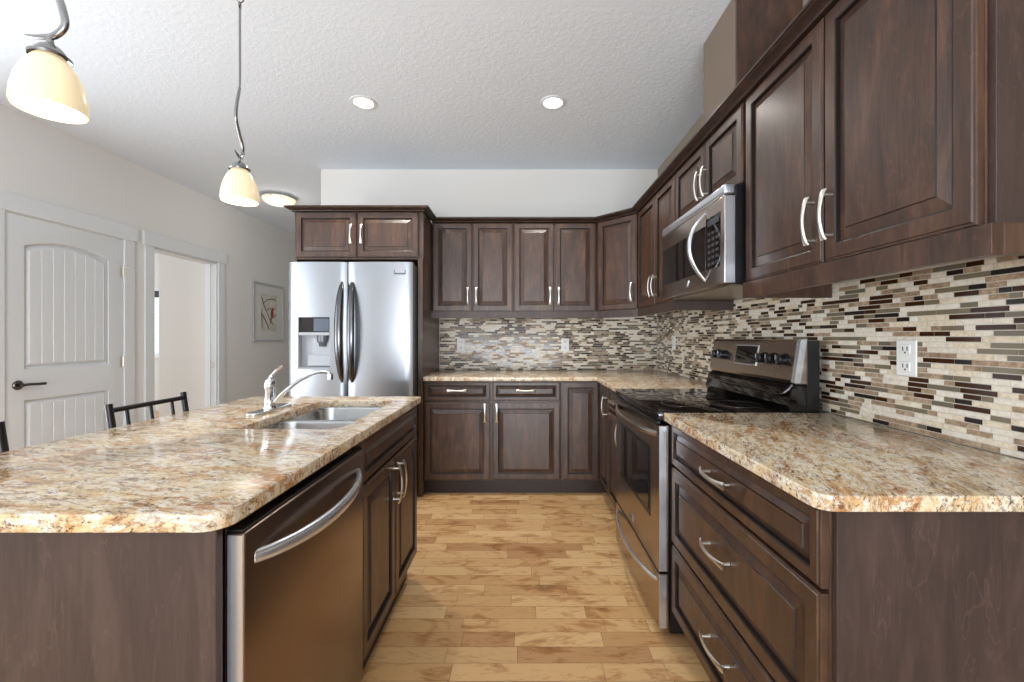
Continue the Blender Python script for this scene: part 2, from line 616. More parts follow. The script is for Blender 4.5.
DW = 0.835
door = slab('door_1', [[(0, 0.012), (DW, 0.012), (DW, 2.035), (0, 2.035)], arch(0.115, DW - 0.125, 0.99, 1.835, 0.06)[::-1],
                       [(0.115, 0.22), (0.115, 0.775), (DW - 0.125, 0.775), (DW - 0.125, 0.22)]], 0.040, 0.002, M_WHITE,
            matrix=DM)
tag(door, kind='structure')
door.location = (LX - 0.035, 2.79, 0)


def door_panel(y0, y1, rise):
    x0, x1 = 0.115, DW - 0.125
    outer = arch(x0, x1, y0, y1, rise)
    inner = arch(x0 + 0.035, x1 - 0.035, y0 + 0.035, y1 - 0.035, rise)
    bm = bmesh.new()
    rings = []
    for pts, z in ((outer, 0.028), (outer, 0.024), (arch(x0 + 0.012, x1 - 0.012, y0 + 0.012, y1 - 0.012, rise), 0.018), (inner, 0.034)):
        rings.append([bm.verts.new((x, y, z)) for x, y in pts])
    for a, b in zip(rings, rings[1:]):
        for k in range(len(a)):
            bm.faces.new((a[k], a[(k + 1) % len(a)], b[(k + 1) % len(b)], b[k]))
    # beaded field: strips with grooves between
    nb = 7
    ix0, ix1 = x0 + 0.035, x1 - 0.035
    bw = (ix1 - ix0) / nb
    top = lambda x: y1 - 0.035 + rise * (1 - (2 * (x - ix0) / (ix1 - ix0) - 1) ** 2)
    g = 0.004
    for k in range(nb):
        a, b = ix0 + k * bw, ix0 + (k + 1) * bw
        cols = [(a, 0.029), (a + g, 0.034), (a + bw * 0.5, 0.034), (b - g, 0.034), (b, 0.029)]
        vv = [(bm.verts.new((x, y0 + 0.035, z)), bm.verts.new((x, top(x), z))) for x, z in cols]
        for p, q in zip(vv, vv[1:]):
            bm.faces.new((p[0], q[0], q[1], p[1]))
    bm.transform(DM)
    return link('door_panel', bm, M_WHITE, door)


door_panel(0.99, 1.835, 0.06)
door_panel(0.22, 0.775, 0.0)
hd = bmesh.new()
lathe(hd, [(0.0, 0.054), (0.026, 0.053), (0.032, 0.046), (0.032, 0.041)], 24, (0, 0.075, 0.885), 'x')
lathe(hd, [(0.011, 0.045), (0.010, 0.085), (0.0, 0.088)], 16, (0, 0.075, 0.885), 'x')
tube(hd, smooth_path([(0.08, 0.070, 0.885), (0.081, 0.11, 0.887), (0.079, 0.16, 0.884), (0.074, 0.215, 0.882)], 5), 0.0075, 10, flat=0.0095)
link('door_handle', hd, M_BRONZE, door, smooth=True, ang=40)
for z in (1.765, 1.0, 0.25):
    b = bmesh.new()
    lathe(b, [(0.0, -0.05), (0.007, -0.05), (0.007, 0.05), (0.0, 0.05)], 12, (0.045, DW + 0.004, z))
    box(b, 0.0405, 0.042, DW - 0.028, DW + 0.002, z - 0.045, z + 0.045)
    if z > 1.7:
        tube(b, [(0.045, DW + 0.004, z + 0.04), (0.085, DW + 0.03, z + 0.04)], 0.004, 8)
        lathe(b, [(0.0, 0.0), (0.009, 0.001), (0.009, 0.012), (0.0, 0.013)], 12, (0.082, DW + 0.03, z + 0.034))
    link('hinge', b, M_NICKEL, door)

# ------------------------------------------------------------------ mosaic backsplash
def tile_mats():
    out = []

    def stone(name, cols, rough):
        t = NT(name)
        n = t.noise(t.world(), 70, 5, 0.65, 0.6)
        b = t.noise(t.world(), 6.5, 1, 0.5)
        f = t.math('ADD', t.math('MULTIPLY', n, 0.75), t.math('MULTIPLY', b, 0.25))
        t.set(color=t.ramp(f, [(0.34, cols[0]), (0.5, cols[1]), (0.66, cols[2])]), rough=rough)
        return t.m

    out.append(stone('white_marble_tile', [(206, 194, 176), (226, 217, 203), (238, 232, 221)], 0.3))
    out.append(stone('cream_marble_tile', [(196, 178, 152), (222, 208, 184), (236, 226, 208)], 0.35))
    out.append(stone('travertine_tile', [(120, 98, 76), (160, 136, 110), (196, 176, 150)], 0.45))
    out.append(plain('taupe_glass_tile', (122, 110, 90), 0.12, spec=0.32))
    out.append(plain('grey_glass_tile', (112, 104, 88), 0.12, spec=0.32))
    out.append(plain('brown_glass_tile', (60, 34, 16), 0.12, spec=0.32))
    out.append(plain('black_glass_tile', (44, 36, 32), 0.12, spec=0.32))
    return out


TM = tile_mats()
TWEIGHTS = [0.24, 0.10, 0.22, 0.14, 0.07, 0.19, 0.04]


def mosaic(name, length, z0, z1, to_world, parent):
    """Strips of random length in rows of 16 mm; to_world maps (u, height, out) to a point."""
    bm = bmesh.new()
    p, g, bv, th = 0.0159, 0.0014, 0.0009, 0.007
    rows = int((z1 - z0) / p)
    for r in range(rows):
        za, zb = z0 + r * p, z0 + (r + 1) * p - g
        u = -random.random() * 0.06
        last = -1
        while u < length:
            ln = random.choice([0.030, 0.047, 0.047, 0.047, 0.066, 0.095, 0.095])
            ua, ub = max(u, 0.0), min(u + ln - g, length)
            mi = random.choices(range(7), TWEIGHTS)[0]
            if mi == last and mi > 2:
                mi = random.choices(range(7), TWEIGHTS)[0]
            last = mi
            if ub - ua > 0.004:
                o4 = [(ua, za), (ub, za), (ub, zb), (ua, zb)]
                i4 = [(ua + bv, za + bv), (ub - bv, za + bv), (ub - bv, zb - bv), (ua + bv, zb - bv)]
                a = [bm.verts.new(to_world(x, z, th - 0.004)) for x, z in o4]
                b = [bm.verts.new(to_world(x, z, th)) for x, z in i4]
                fs = [bm.faces.new(b)]
                for k in range(4):
                    fs.append(bm.faces.new((a[k], a[(k + 1) % 4], b[(k + 1) % 4], b[k])))
                for f in fs:
                    f.material_index = mi
            u += ln
    me = bpy.data.meshes.new(name)
    bm.to_mesh(me)
    bm.free()
    for m in TM:
        me.materials.append(m)
    o = bpy.data.objects.new(name, me)
    COL.objects.link(o)
    o.parent = parent
    return o


TZ0, TZ1 = CT + 0.001, 1.424
g1 = struct('trim_4', boxes([(WX - 0.005, WX, 0.83, WY, TZ0, TZ1)]), M_GROUT)
tag(g1, 'mosaic strip tile backsplash along the range wall')
mosaic('mosaic_tile', WY - 0.008 - 0.83, TZ0 + 0.001, TZ1, lambda u, z, o: (WX - o, WY - 0.008 - u, z), g1)
g2 = struct('trim_5', boxes([(-0.738, WX - 0.005, WY - 0.005, WY, TZ0, TZ1)]), M_GROUT)
tag(g2, 'mosaic strip tile backsplash on the far wall')
mosaic('mosaic_tile', WX - 0.008 + 0.738, TZ0 + 0.001, TZ1, lambda u, z, o: (-0.738 + u, WY - o, z), g2)

# ------------------------------------------------------------------ cabinet parts
# local frame of a cabinet: x along its width, front faces -y, z up


def panel_front(name, x0, x1, z0, z1, parent, yf=0.0, th=0.02, fr=0.043, mat=None):
    """Raised-panel door or drawer front, its face at y = yf, its back at yf + th."""
    bm = bmesh.new()
    k = 1.0
    if min(x1 - x0, z1 - z0) < 0.22:
        k = 0.62
    prof = [(0.0, th), (0.0, 0.005), (0.002, 0.0035), (0.006, 0.003), (0.008, 0.0), (fr * k, 0.0), (fr * k + 0.004, 0.002),
            (fr * k + 0.005, 0.012), (fr * k + 0.008, 0.0125), (fr * k + 0.008 + 0.030 * k, 0.0045), (fr * k + 0.0095 + 0.030 * k, 0.001)]
    rings = []
    for i, d in prof:
        rings.append([bm.verts.new((x, yf + d, z)) for x, z in ((x0 + i, z0 + i), (x1 - i, z0 + i), (x1 - i, z1 - i), (x0 + i, z1 - i))])
    for ri, (a, b) in enumerate(zip(rings, rings[1:])):
        for q in range(4):
            f = bm.faces.new((a[q], a[(q + 1) % 4], b[(q + 1) % 4], b[q]))
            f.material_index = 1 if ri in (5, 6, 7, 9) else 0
    bm.faces.new(rings[0][::-1])
    bm.faces.new(rings[-1])
    # move geometry so the wood grain differs for each front
    cx, cz = (x0 + x1) / 2, (z0 + z1) / 2
    bm.transform(Matrix.Translation((-cx, -yf, -cz)))
    o = link(name, bm, [mat or M_WOOD, M_GROOVE], parent)
    o.location = (cx, yf, cz)
    return o


_pull = {}


def pull(parent, x, z, vertical=True, half=0.072, name='handle', y=0.0):
    """Bow pull with flared ends; x,z relative to the parent's origin."""
    key = (vertical, half)
    if key not in _pull:
        bm = bmesh.new()
        n = 14
        pts, ra, fl = [], [], []
        for k in range(n + 1):
            t = 2 * k / n - 1
            pts.append((0, -0.036 + 0.011 * t * t + (0.002 if abs(t) > 0.95 else 0), t * half))
            ra.append(0.0062 + 0.0058 * abs(t) ** 2.5)
            fl.append(0.0050 - 0.0015 * abs(t))
        tube(bm, pts, ra, 10, up=Vector((0, 1, 0)), flat=fl)
        for s in (-1, 1):
            tube(bm, [(0, 0.0, s * half * 0.80), (0, -0.028, s * half * 0.80)], [0.0055, 0.0038], 10, up=Vector((0, 0, 1)))
        if not vertical:
            bm.transform(Matrix.Rotation(PI / 2, 4, 'Y'))
        o = link(name, bm, M_NICKEL, parent, smooth=True, ang=50)
        _pull[key] = o.data
    else:
        o = bpy.data.objects.new(name, _pull[key])
        COL.objects.link(o)
        o.parent = parent
    o.location = (x, y, z)
    return o


GAP = 0.006


def body(parent, w, d, z0, z1, mat=M_WOOD, y0=0.02, name='cabinet_box'):
    return link(name, boxes([(0, w, y0 + 0.001, d, z0, z1)], 0.0015), mat, parent)


def toe(parent, w, d, y0=0.07, z1=0.11):
    return link('toe_kick', boxes([(0, w, y0, d, 0, z1)]), M_TOE, parent)


# ------------------------------------------------------------------ base cabinets, far wall
BY = 3.235      # plane of the door faces on the far run
BR = 0.595      # plane of the door faces on the range run
DEP = WY - BY - 0.003

c = thing('base_cabinet', 'dark two-door base cabinet with two top drawers between the fridge and the corner', 'cabinet', (-0.742, BY, 0))
body(c, 1.045, DEP, 0.11, CB - 0.001)
toe(c, 1.045, DEP, 0.07)
for x0, x1, hx in ((0.006, 0.506, 0.47), (0.524, 1.038, 0.56)):
    d = panel_front('drawer', x0, x1, 0.724, 0.868, c)
    pull(d, 0, 0.008, False)
    d = panel_front('door', x0, x1, 0.122, 0.708, c)
    pull(d, hx - (x0 + x1) / 2, 0.22)

c = thing('corner_base_cabinet', 'dark corner base cabinet with tall narrow doors and no drawers', 'cabinet', (0.305, BY, 0))
bm = bmesh.new()
box(bm, 0, WX - 0.305 - 0.002, 0.021, DEP, 0.11, CB - 0.001, bev=0.0015)
box(bm, BR + 0.021 - 0.305, WX - 0.305 - 0.002, -0.325, 0.021, 0.11, CB - 0.001, bev=0.0015)
link('cabinet_box', bm, M_WOOD, c)
link('toe_kick', boxes([(0, 0.935, 0.07, 0.6, 0, 0.11), (BR + 0.07 - 0.305, 0.935, -0.325, 0.07, 0, 0.11)]), M_TOE, c)
panel_front('door', 0.008, BR - 0.305 - 0.002, 0.122, 0.868, c)
dr = panel_front('door', -0.15, 0.15, 0.122, 0.868, c)
dr.rotation_euler = (0, 0, -PI / 2)
dr.location = (BR - 0.305, -0.168, 0.495)
pull(dr, 0.115, 0.235)

# ------------------------------------------------------------------ base cabinets, range run
RR = -PI / 2


def rrun(name, label, cat, yfar, x=BR, z=0.0, group=None):
    return thing(name, label, cat, (x, yfar, z), RR, group)


c = rrun('base_cabinet', 'dark narrow base cabinet with one drawer and one door beyond the range', 'cabinet', 2.906)
body(c, 0.436, WX - BR - 0.002, 0.11, CB - 0.001)
toe(c, 0.436, 0.62)
d = panel_front('drawer', 0.008, 0.43, 0.724, 0.868, c)
pull(d, 0, 0.0, False)
d = panel_front('door', 0.008, 0.43, 0.122, 0.708, c)
pull(d, 0.165, 0.21)

c = rrun('drawer_cabinet', 'dark base cabinet with three wide drawers at the near end beside the range', 'cabinet', 1.692)
body(c, 0.844, WX - BR - 0.002, 0.115, CB - 0.001)
link('end_panel', boxes([(0.844, 0.857, 0.026, WX - BR - 0.002, 0.0, CB - 0.001)], 0.001), M_SIDE, c)
toe(c, 0.844, 0.62, 0.08, 0.115)
for z0, z1 in ((0.707, 0.868), (0.399, 0.697), (0.122, 0.389)):
    d = panel_front('drawer', 0.006, 0.844, z0, z1, c)
    pull(d, -0.01, 0.012 if z1 < 0.8 else 0.0, False, 0.078)

# ------------------------------------------------------------------ worktops
tag(slab('worktop', [rounded(0.568, WX - 0.009, 0.808, 1.695, [0.035, 0.002, 0.002, 0.004])], CT - CB, 0.004, M_GRANITE,
         matrix=Matrix.Translation((0, 0, CB))),
    'golden granite worktop over the wide drawers, between the range and the open end', 'worktop')
pts = [(-0.738, BY - 0.026), (0.568, BY - 0.026), (0.568, 2.469), (WX - 0.009, 2.469), (WX - 0.009, WY - 0.009), (-0.738, WY - 0.009)]
tag(slab('worktop', [pts], CT - CB, 0.004, M_GRANITE, matrix=Matrix.Translation((0, 0, CB))),
    'L-shaped golden granite worktop running from the fridge round the corner to the range', 'worktop')
SINK = rounded(-0.945, -0.60, 1.40, 2.02, 0.05)
tag(slab('worktop', [rounded(-1.36, -0.508, 0.722, 2.165, [0.01, 0.045, 0.01, 0.01]), SINK[::-1]], CT - CB, 0.004, M_GRANITE_ISLAND,
         matrix=Matrix.Translation((0, 0, CB))),
    'golden granite island worktop with the sink cut into it', 'worktop')

# ------------------------------------------------------------------ upper cabinets
UZ0, UZ1 = 1.423, 2.160
UD = 0.345
UY = WY - UD       # face plane of the far uppers (3.523)
UX = 0.890         # face plane of the range-wall uppers
URD = WX - UX


def upper(c, w, d, z0, z1, doors, hz=None, hside=None):
    body(c, w, d, z0, z1)
    out = []
    for (x0, x1, hx) in doors:
        dd = panel_front('door', x0, x1, z0 + 0.001, z1 - 0.004, c)
        pull(dd, hx - (x0 + x1) / 2, (hz if hz is not None else z0 + 0.115) - (z0 + z1 - 0.003) / 2)
        out.append(dd)
    return out


LG = 'two-door wall cabinets on the far wall'
c = thing('wall_cabinet', 'dark two-door wall cabinet on the far wall, right beside the fridge', 'cabinet', (-0.739, UY, 0), group=LG)
upper(c, 0.676, UD - 0.002, UZ0, UZ1, [(0.006, 0.331, 0.300), (0.340, 0.668, 0.370)], UZ0 + 0.125)
c = thing('wall_cabinet', 'dark two-door wall cabinet on the far wall, next to the angled corner cabinet', 'cabinet', (-0.062, UY, 0), group=LG)
upper(c, 0.688, UD - 0.002, UZ0, UZ1, [(0.006, 0.334, 0.303), (0.343, 0.680, 0.374)], UZ0 + 0.125)

# angled corner cabinet
cx0, cx1, cy0, cy1 = 0.627, UX, UY, 3.245
c = thing('corner_wall_cabinet', 'dark angled corner wall cabinet with a single door', 'cabinet', (0, 0, 0))
bm = bmesh.new()
foot = [(cx0, cy0 + 0.028), (cx0, WY - 0.002), (WX - 0.002, WY - 0.002), (WX - 0.002, cy1), (cx1 + 0.028, cy1)]
lo = [bm.verts.new((x, y, UZ0)) for x, y in foot]
hi = [bm.verts.new((x, y, UZ1)) for x, y in foot]
for k in range(5):
    bm.faces.new((lo[k], lo[(k + 1) % 5], hi[(k + 1) % 5], hi[k]))
bm.faces.new(lo)
bm.faces.new(hi)
link('cabinet_box', bm, M_WOOD, c)
ddx, ddy = cx1 - cx0, cy1 - cy0
dl = math.hypot(ddx, ddy)
dd = panel_front('door', -dl / 2 + 0.012, dl / 2 - 0.012, UZ0 + 0.001, UZ1 - 0.004, c)
dd.location = ((cx0 + cx1) / 2, (cy0 + cy1) / 2, (UZ0 + UZ1) / 2)
dd.rotation_euler = (0, 0, math.atan2(ddy, ddx))
pull(dd, dl / 2 - 0.045, -0.235)

c = rrun('wall_cabinet', 'dark two-door wall cabinet between the corner cabinet and the microwave', 'cabinet', 3.243, UX)
upper(c, 0.780, URD - 0.002, UZ0, UZ1, [(0.010, 0.408, 0.378), (0.418, 0.772, 0.448)], UZ0 + 0.125)
c = rrun('wall_cabinet', 'dark short two-door wall cabinet directly above the microwave', 'cabinet', 2.462, UX)
upper(c, 0.758, URD - 0.002, 1.832, UZ1, [(0.008, 0.395, 0.365), (0.403, 0.750, 0.433)], 1.952)
c = rrun('wall_cabinet', 'large dark two-door wall cabinet over the near granite worktop', 'cabinet', 1.703, UX)
upper(c, 0.870, URD - 0.002, UZ0 + 0.006, UZ1, [(0.012, 0.446, 0.412), (0.452, 0.870, 0.486)], 1.560)
link('end_panel', boxes([(0.870, 0.884, 0.026, URD - 0.002, UZ0, UZ1)], 0.001), M_SIDE, c)

# light rail under the wall cabinets
RZ0, RZ1 = 1.366, UZ0 - 0.001


def prism(bm, poly, z0, z1):
    lo = [bm.verts.new((x, y, z0)) for x, y in poly]
    hi = [bm.verts.new((x, y, z1)) for x, y in poly]
    n = len(poly)
    for k in range(n):
        bm.faces.new((lo[k], lo[(k + 1) % n], hi[(k + 1) % n], hi[k]))
    bm.faces.new(lo)
    bm.faces.new(hi)


bm = bmesh.new()
t_ = 0.02
prism(bm, [(-0.745, UY - 0.008), (cx0, UY - 0.008), (cx1, cy1 - 0.006), (cx1 - 0.0, 2.468), (cx1 + t_, 2.468), (cx1 + t_, cy1 + 0.012),
           (cx0 + 0.01, UY + t_), (-0.745, UY + t_)], RZ0, RZ1)
box(bm, cx1 + t_, WX - 0.01, 2.468, 2.484, RZ0, RZ1)
tag(link('light_rail', bm, M_SIDE), 'dark light rail under the far wall cabinets, from the fridge round to the microwave', 'light rail')
bm = bmesh.new()
box(bm, UX - 0.004, UX + t_, 0.800, 1.700, RZ0, RZ1 + 0.004, bev=0.001)
box(bm, UX + t_, WX - 0.01, 1.684, 1.700, RZ0, RZ1 + 0.004, bev=0.001)
box(bm, UX + t_, WX - 0.01, 0.800, 0.816, RZ0, RZ1 + 0.004, bev=0.001)
tag(link('light_rail', bm, M_WOOD), 'dark light rail under the large near wall cabinet', 'light rail')


# crown moulding
def crown(name, path, outs, label, closed_ends=True):
    """path: (x, y) of the cabinet face line; outs: outward unit-ish mitre vectors at each point."""
    prof = [(-0.030, 0.0), (0.0, 0.0), (0.010, 0.0), (0.013, 0.006), (0.022, 0.010), (0.040, 0.016), (0.046, 0.022), (0.050, 0.022), (0.050, 0.032), (-0.030, 0.032)]
    bm = bmesh.new()
    rings = []
    for (x, y), (ox, oy) in zip(path, outs):
        rings.append([bm.verts.new((x + ox * o, y + oy * o, UZ1 + 0.0003 + h)) for o, h in prof])
    for a, b in zip(rings, rings[1:]):
        for k in range(len(prof)):
            bm.faces.new((a[k], a[(k + 1) % len(prof)], b[(k + 1) % len(prof)], b[k]))
    bm.faces.new(rings[0])
    bm.faces.new(rings[-1][::-1])
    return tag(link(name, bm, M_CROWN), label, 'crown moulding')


dx, dy = ddx / dl, ddy / dl
nx, ny = dy, -dx            # outward normal of the diagonal
if ny > 0:
    nx, ny = -nx, -ny


def mitre(n1, n2):
    s = (n1[0] + n2[0], n1[1] + n2[1])
    k = 2.0 / (s[0] ** 2 + s[1] ** 2)
    return (s[0] * k, s[1] * k)


crown('crown_moulding', [(-0.739, UY), (cx0, UY), (cx1, cy1), (cx1, 0.820), (WX - 0.003, 0.820)],
      [(0, -1), mitre((0, -1), (nx, ny)), mitre((nx, ny), (-1, 0)), (-1, -1), (0, -1)],
      'dark crown moulding along the tops of the wall cabinets, from the fridge round to the near end')

# ------------------------------------------------------------------ fridge surround
FY = 3.215
c = thing('fridge_cabinet', 'dark cabinet with two short doors above the fridge', 'cabinet', (-1.722, FY, 0))
FW = 0.980
body(c, FW, WY - FY - 0.002, 1.800, UZ1)
for x0, x1, hx in ((0.012, 0.474, 0.440), (0.484, 0.944, 0.520)):
    d = panel_front('door', x0, x1, 1.815, UZ1 - 0.004, c)
    pull(d, hx - (x0 + x1) / 2, 0.0)
link('side_panel', boxes([(FW - 0.038, FW - 0.001, 0.0, WY - FY - 0.002, 0, 1.799)], 0.001), M_WOOD, c)
link('side_panel', boxes([(0.0, 0.018, 0.02, WY - FY - 0.002, 0, 1.799)], 0.001), M_WOOD, c)
crown('crown_moulding', [(-1.722, WY - 0.003), (-1.722, FY), (-0.742, FY), (-0.742, UY - 0.052)],
      [(-1, 0), (-1, -1), (1, -1), (1, 0)], 'dark crown moulding on top of the cabinet above the fridge')

# ------------------------------------------------------------------ fridge
fr = thing('fridge', 'stainless steel side by side fridge with dispenser in the left door', 'fridge', (-1.695, 3.08, 0))
FWD, FH = 0.906, 1.755
link('fridge_body', boxes([(0.004, FWD - 0.004, 0.075, 0.74, 0.02, FH - 0.01)], 0.004), plain('fridge_grey', (90, 92, 95), 0.45), fr)
link('toe_grille', boxes([(0.02, FWD - 0.02, 0.045, 0.07, 0.0, 0.045)], 0.003), M_BPLAST, fr)
SPL = 0.432


def curved_door(x0, x1, z0, z1, hole=None):
    """Front bowed slightly outwards; the face at y = 0."""
    bm = bmesh.new()
    xs = [x0 + (x1 - x0) * k / 16 for k in range(17)]
    if hole:
        xs = sorted(set([round(x, 5) for x in xs if not (hole[0] - 0.012 < x < hole[0] + 0.012 or hole[1] - 0.012 < x < hole[1] + 0.012)] + [hole[0], hole[1]]))
    zs = [z0, z1] if not hole else [z0, hole[2], hole[3], z1]
    f = lambda x: 0.012 * (2 * (x - x0) / (x1 - x0) - 1) ** 2 + (0.010 if min(x - x0, x1 - x) < 1e-4 else 0)
    grid = [[bm.verts.new((x, f(x), z)) for z in zs] for x in xs]
    for i in range(len(xs) - 1):
        for j in range(len(zs) - 1):
            if hole and j == 1 and xs[i] >= hole[0] - 1e-6 and xs[i + 1] <= hole[1] + 1e-6:
                continue
            bm.faces.new((grid[i][j], grid[i + 1][j], grid[i + 1][j + 1], grid[i][j + 1]))
    back = [[bm.verts.new((x, 0.07, z)) for z in (z0, z1)] for x in (x0, x1)]
    bm.faces.new([g[0] for g in grid] + [back[1][0], back[0][0]])
    bm.faces.new([g[-1] for g in grid] + [back[1][1], back[0][1]])
    bm.faces.new([v for v in grid[0]] + [back[0][1], back[0][0]])
    bm.faces.new([v for v in grid[-1]] + [back[1][1], back[1][0]])
    bm.faces.new((back[0][0], back[1][0], back[1][1], back[0][1]))
    return bm


HX0, HX1, HZ0, HZ1 = 0.074, 0.312, 0.974, 1.354
ld = link('door', curved_door(0.0, SPL - 0.003, 0.06, FH, (HX0, HX1, HZ0, HZ1)), M_STEEL, fr, smooth=True, ang=30)
rd = link('door', curved_door(SPL + 0.003, FWD, 0.06, FH), M_STEEL, fr, smooth=True, ang=30)
# dispenser in the left door
bm = bmesh.new()
box(bm, HX0, HX1, 0.004, 0.06, 1.222, 1.244, 0.002)
box(bm, HX0, HX0 + 0.006, 0.004, 0.06, HZ0, HZ1)
box(bm, HX1 - 0.006, HX1, 0.004, 0.06, HZ0, HZ1)
box(bm, HX0, HX1, 0.004, 0.06, HZ0, HZ0 + 0.012)
box(bm, HX0, HX1, 0.055, 0.062, HZ0, HZ1)
dp = link('dispenser', bm, plain('dispenser_grey', (168, 172, 178), 0.35), ld)
link('control_panel', boxes([(HX0 + 0.006, HX1 - 0.006, 0.006, 0.05, 1.244, HZ1 - 0.002)], 0.002), M_BGLASS, dp)
bm = bmesh.new()
box(bm, 0.190, 0.300, 0.004, 0.0058, 1.252, 1.344)
link('display', bm, plain('display_grey', (88, 98, 112), 0.2), dp)
bm = bmesh.new()
lathe(bm, [(0.042, 0.0), (0.040, -0.045), (0.030, -0.055), (0.026, -0.082), (0.0, -0.083)], 20, (0.240, 0.042, 1.222))
link('nozzle', bm, plain('nozzle_grey', (96, 100, 106), 0.25), dp, smooth=True, ang=40)
bm = bmesh.new()
box(bm, 0.135, HX1 - 0.010, 0.030, 0.054, 0.998, 1.080, 0.004)
box(bm, 0.160, HX1 - 0.012, 0.044, 0.054, 1.075, 1.20, 0.004)
link('paddle', bm, plain('paddle_grey', (176, 180, 188), 0.4), dp)
link('drip_tray', boxes([(HX0 + 0.008, HX1 - 0.008, 0.006, 0.054, HZ0 + 0.012, HZ0 + 0.018)], 0.002), M_GPLAST, dp)
# bowed handles
for s, x, dd in ((-1, SPL - 0.035, ld), (1, SPL + 0.035, rd)):
    bm = bmesh.new()
    n = 20
    pts, ra, fl = [], [], []
    for k in range(n + 1):
        t = 2 * k / n - 1
        e = math.sqrt(max(0.0, 1 - abs(t) ** 2.4))
        pts.append((x + s * 0.010 * (1 - t * t), 0.004 - 0.050 * (1 - t * t) ** 0.8, 1.245 + t * 0.365))
        ra.append(0.006 + 0.022 * e)
        fl.append(0.005 + 0.010 * e)
    tube(bm, pts, ra, 14, up=Vector((0, 1, 0)), flat=fl)
    link('handle', bm, M_DSTEEL, dd, smooth=True, ang=50)
# small badge: a dark bar between two short uprights
bm = bmesh.new()
box(bm, 0.776, 0.856, -0.0005, 0.009, 1.664, 1.675)
box(bm, 0.775, 0.780, -0.0005, 0.009, 1.675, 1.698)
box(bm, 0.852, 0.857, -0.0005, 0.009, 1.675, 1.698)
link('badge', bm, plain('badge_grey', (96, 102, 108), 0.3, 0.6), rd)

# ------------------------------------------------------------------ range
RG0, RG1 = 1.700, 2.460      # near and far side
RL = RG1 - RG0
r = thing('range', 'stainless and black glass electric range between the granite worktops', 'range', (0.552, RG1, 0), RR)
RD = WX - 0.552 - 0.045
link('range_body', boxes([(0.003, RL - 0.003, 0.045, RD, 0.02, 0.868)], 0.002), M_BLACK, r)
for x in (0.05, RL - 0.05):
    for y in (0.08, RD - 0.06):
        bm = bmesh.new()
        lathe(bm, [(0.018, 0.0), (0.018, 0.021)], 12, (x, y, 0), close=True)
        link('levelling_foot', bm, M_BPLAST, r)
bm = bmesh.new()
box(bm, 0.0, RL, -0.006, 0.535, 0.872, 0.912, bev=0.008, seg=3)
ck = link('cooktop', bm, [M_BGLASS], r, smooth=True, ang=40)
link('cooktop_trim', boxes([(0.0, RL, -0.010, 0.006, 0.862, 0.872)], 0.001), M_BLACK, r)
M_RING = plain('burner_print', (62, 58, 56), 0.15)
for cxx, cyy, rr in ((0.20, 0.15, 0.105), (0.57, 0.15, 0.075), (0.20, 0.40, 0.075), (0.57, 0.40, 0.105)):
    bm = bmesh.new()
    lathe(bm, [(rr, 0.0), (rr, 0.0006), (rr - 0.004, 0.0006), (rr - 0.004, 0.0)], 40, (cxx, cyy, 0.9122))
    link('burner_ring', bm, M_RING, ck)


def bow(parent, x0, x1, z, y, out, r0, mat=M_TRIM, drop=0.0, name='handle'):
    bm = bmesh.new()
    n = 20
    pts, ra = [], []
    for k in range(n + 1):
        t = 2 * k / n - 1
        e = 1 - abs(t) ** 2.2
        pts.append((x0 + (x1 - x0) * k / n, y - out * e, z - drop * e))
        ra.append(r0 * (0.75 + 0.25 * e))
    pts[0] = (pts[0][0], y + 0.004, z)
    pts[-1] = (pts[-1][0], y + 0.004, z)
    tube(bm, pts, [v * 1.15 for v in ra], 14, up=Vector((0, 1, 0)), flat=[v * 0.7 for v in ra])
    return link(name, bm, mat, parent, smooth=True, ang=50)


# oven door: steel frame round a glass window
bm = bmesh.new()
box(bm, 0.0, RL, 0.0, 0.040, 0.268, 0.856, bev=0.003)
od = link('oven_door', bm, M_STEELH, r)
link('window_frame', boxes([(0.115, 0.645, -0.0025, 0.004, 0.445, 0.745)], 0.002), M_BLACK, od)
link('oven_window', boxes([(0.130, 0.630, -0.0045, 0.0, 0.470, 0.728)], 0.001), M_BGLASS, od)
link('door_edge', boxes([(RL - 0.004, RL + 0.001, 0.0005, 0.030, 0.272, 0.852)], 0.001), M_TRIM, od)
bow(od, 0.035, RL - 0.03, 0.815, 0.0, 0.052, 0.014, M_STEELH)
bm = bmesh.new()
box(bm, 0.300, 0.372, -0.003, 0.0, 0.300, 0.332, bev=0.001)
bd = link('badge', bm, M_TRIM, od)
link('badge_inlay', boxes([(0.306, 0.366, -0.0038, -0.003, 0.306, 0.313), (0.306, 0.366, -0.0038, -0.003, 0.318, 0.326)]), M_BPLAST, bd)
bm = bmesh.new()
box(bm, 0.0, RL, 0.0, 0.040, 0.040, 0.260, bev=0.003)
wd = link('storage_drawer', bm, M_STEELH, r)
link('drawer_edge', boxes([(RL - 0.004, RL + 0.001, 0.0005, 0.030, 0.044, 0.256)], 0.001), M_TRIM, wd)
bow(wd, 0.03, RL - 0.03, 0.222, 0.0, 0.045, 0.010, M_TRIM, drop=0.006)

# back console: tilted steel face over a black glass step
cy_lo, cy_hi = 1.098 - 0.552, 1.126 - 0.552     # face depth at its foot and head


def side_poly(bm, poly, x0, x1, mi=0):
    a = [bm.verts.new((x0, y, z)) for y, z in poly]
    b = [bm.verts.new((x1, y, z)) for y, z in poly]
    n = len(poly)
    for k in range(n):
        bm.faces.new((a[k], a[(k + 1) % n], b[(k + 1) % n], b[k])).material_index = mi
    bm.faces.new(a).material_index = mi
    bm.faces.new(b[::-1]).material_index = mi


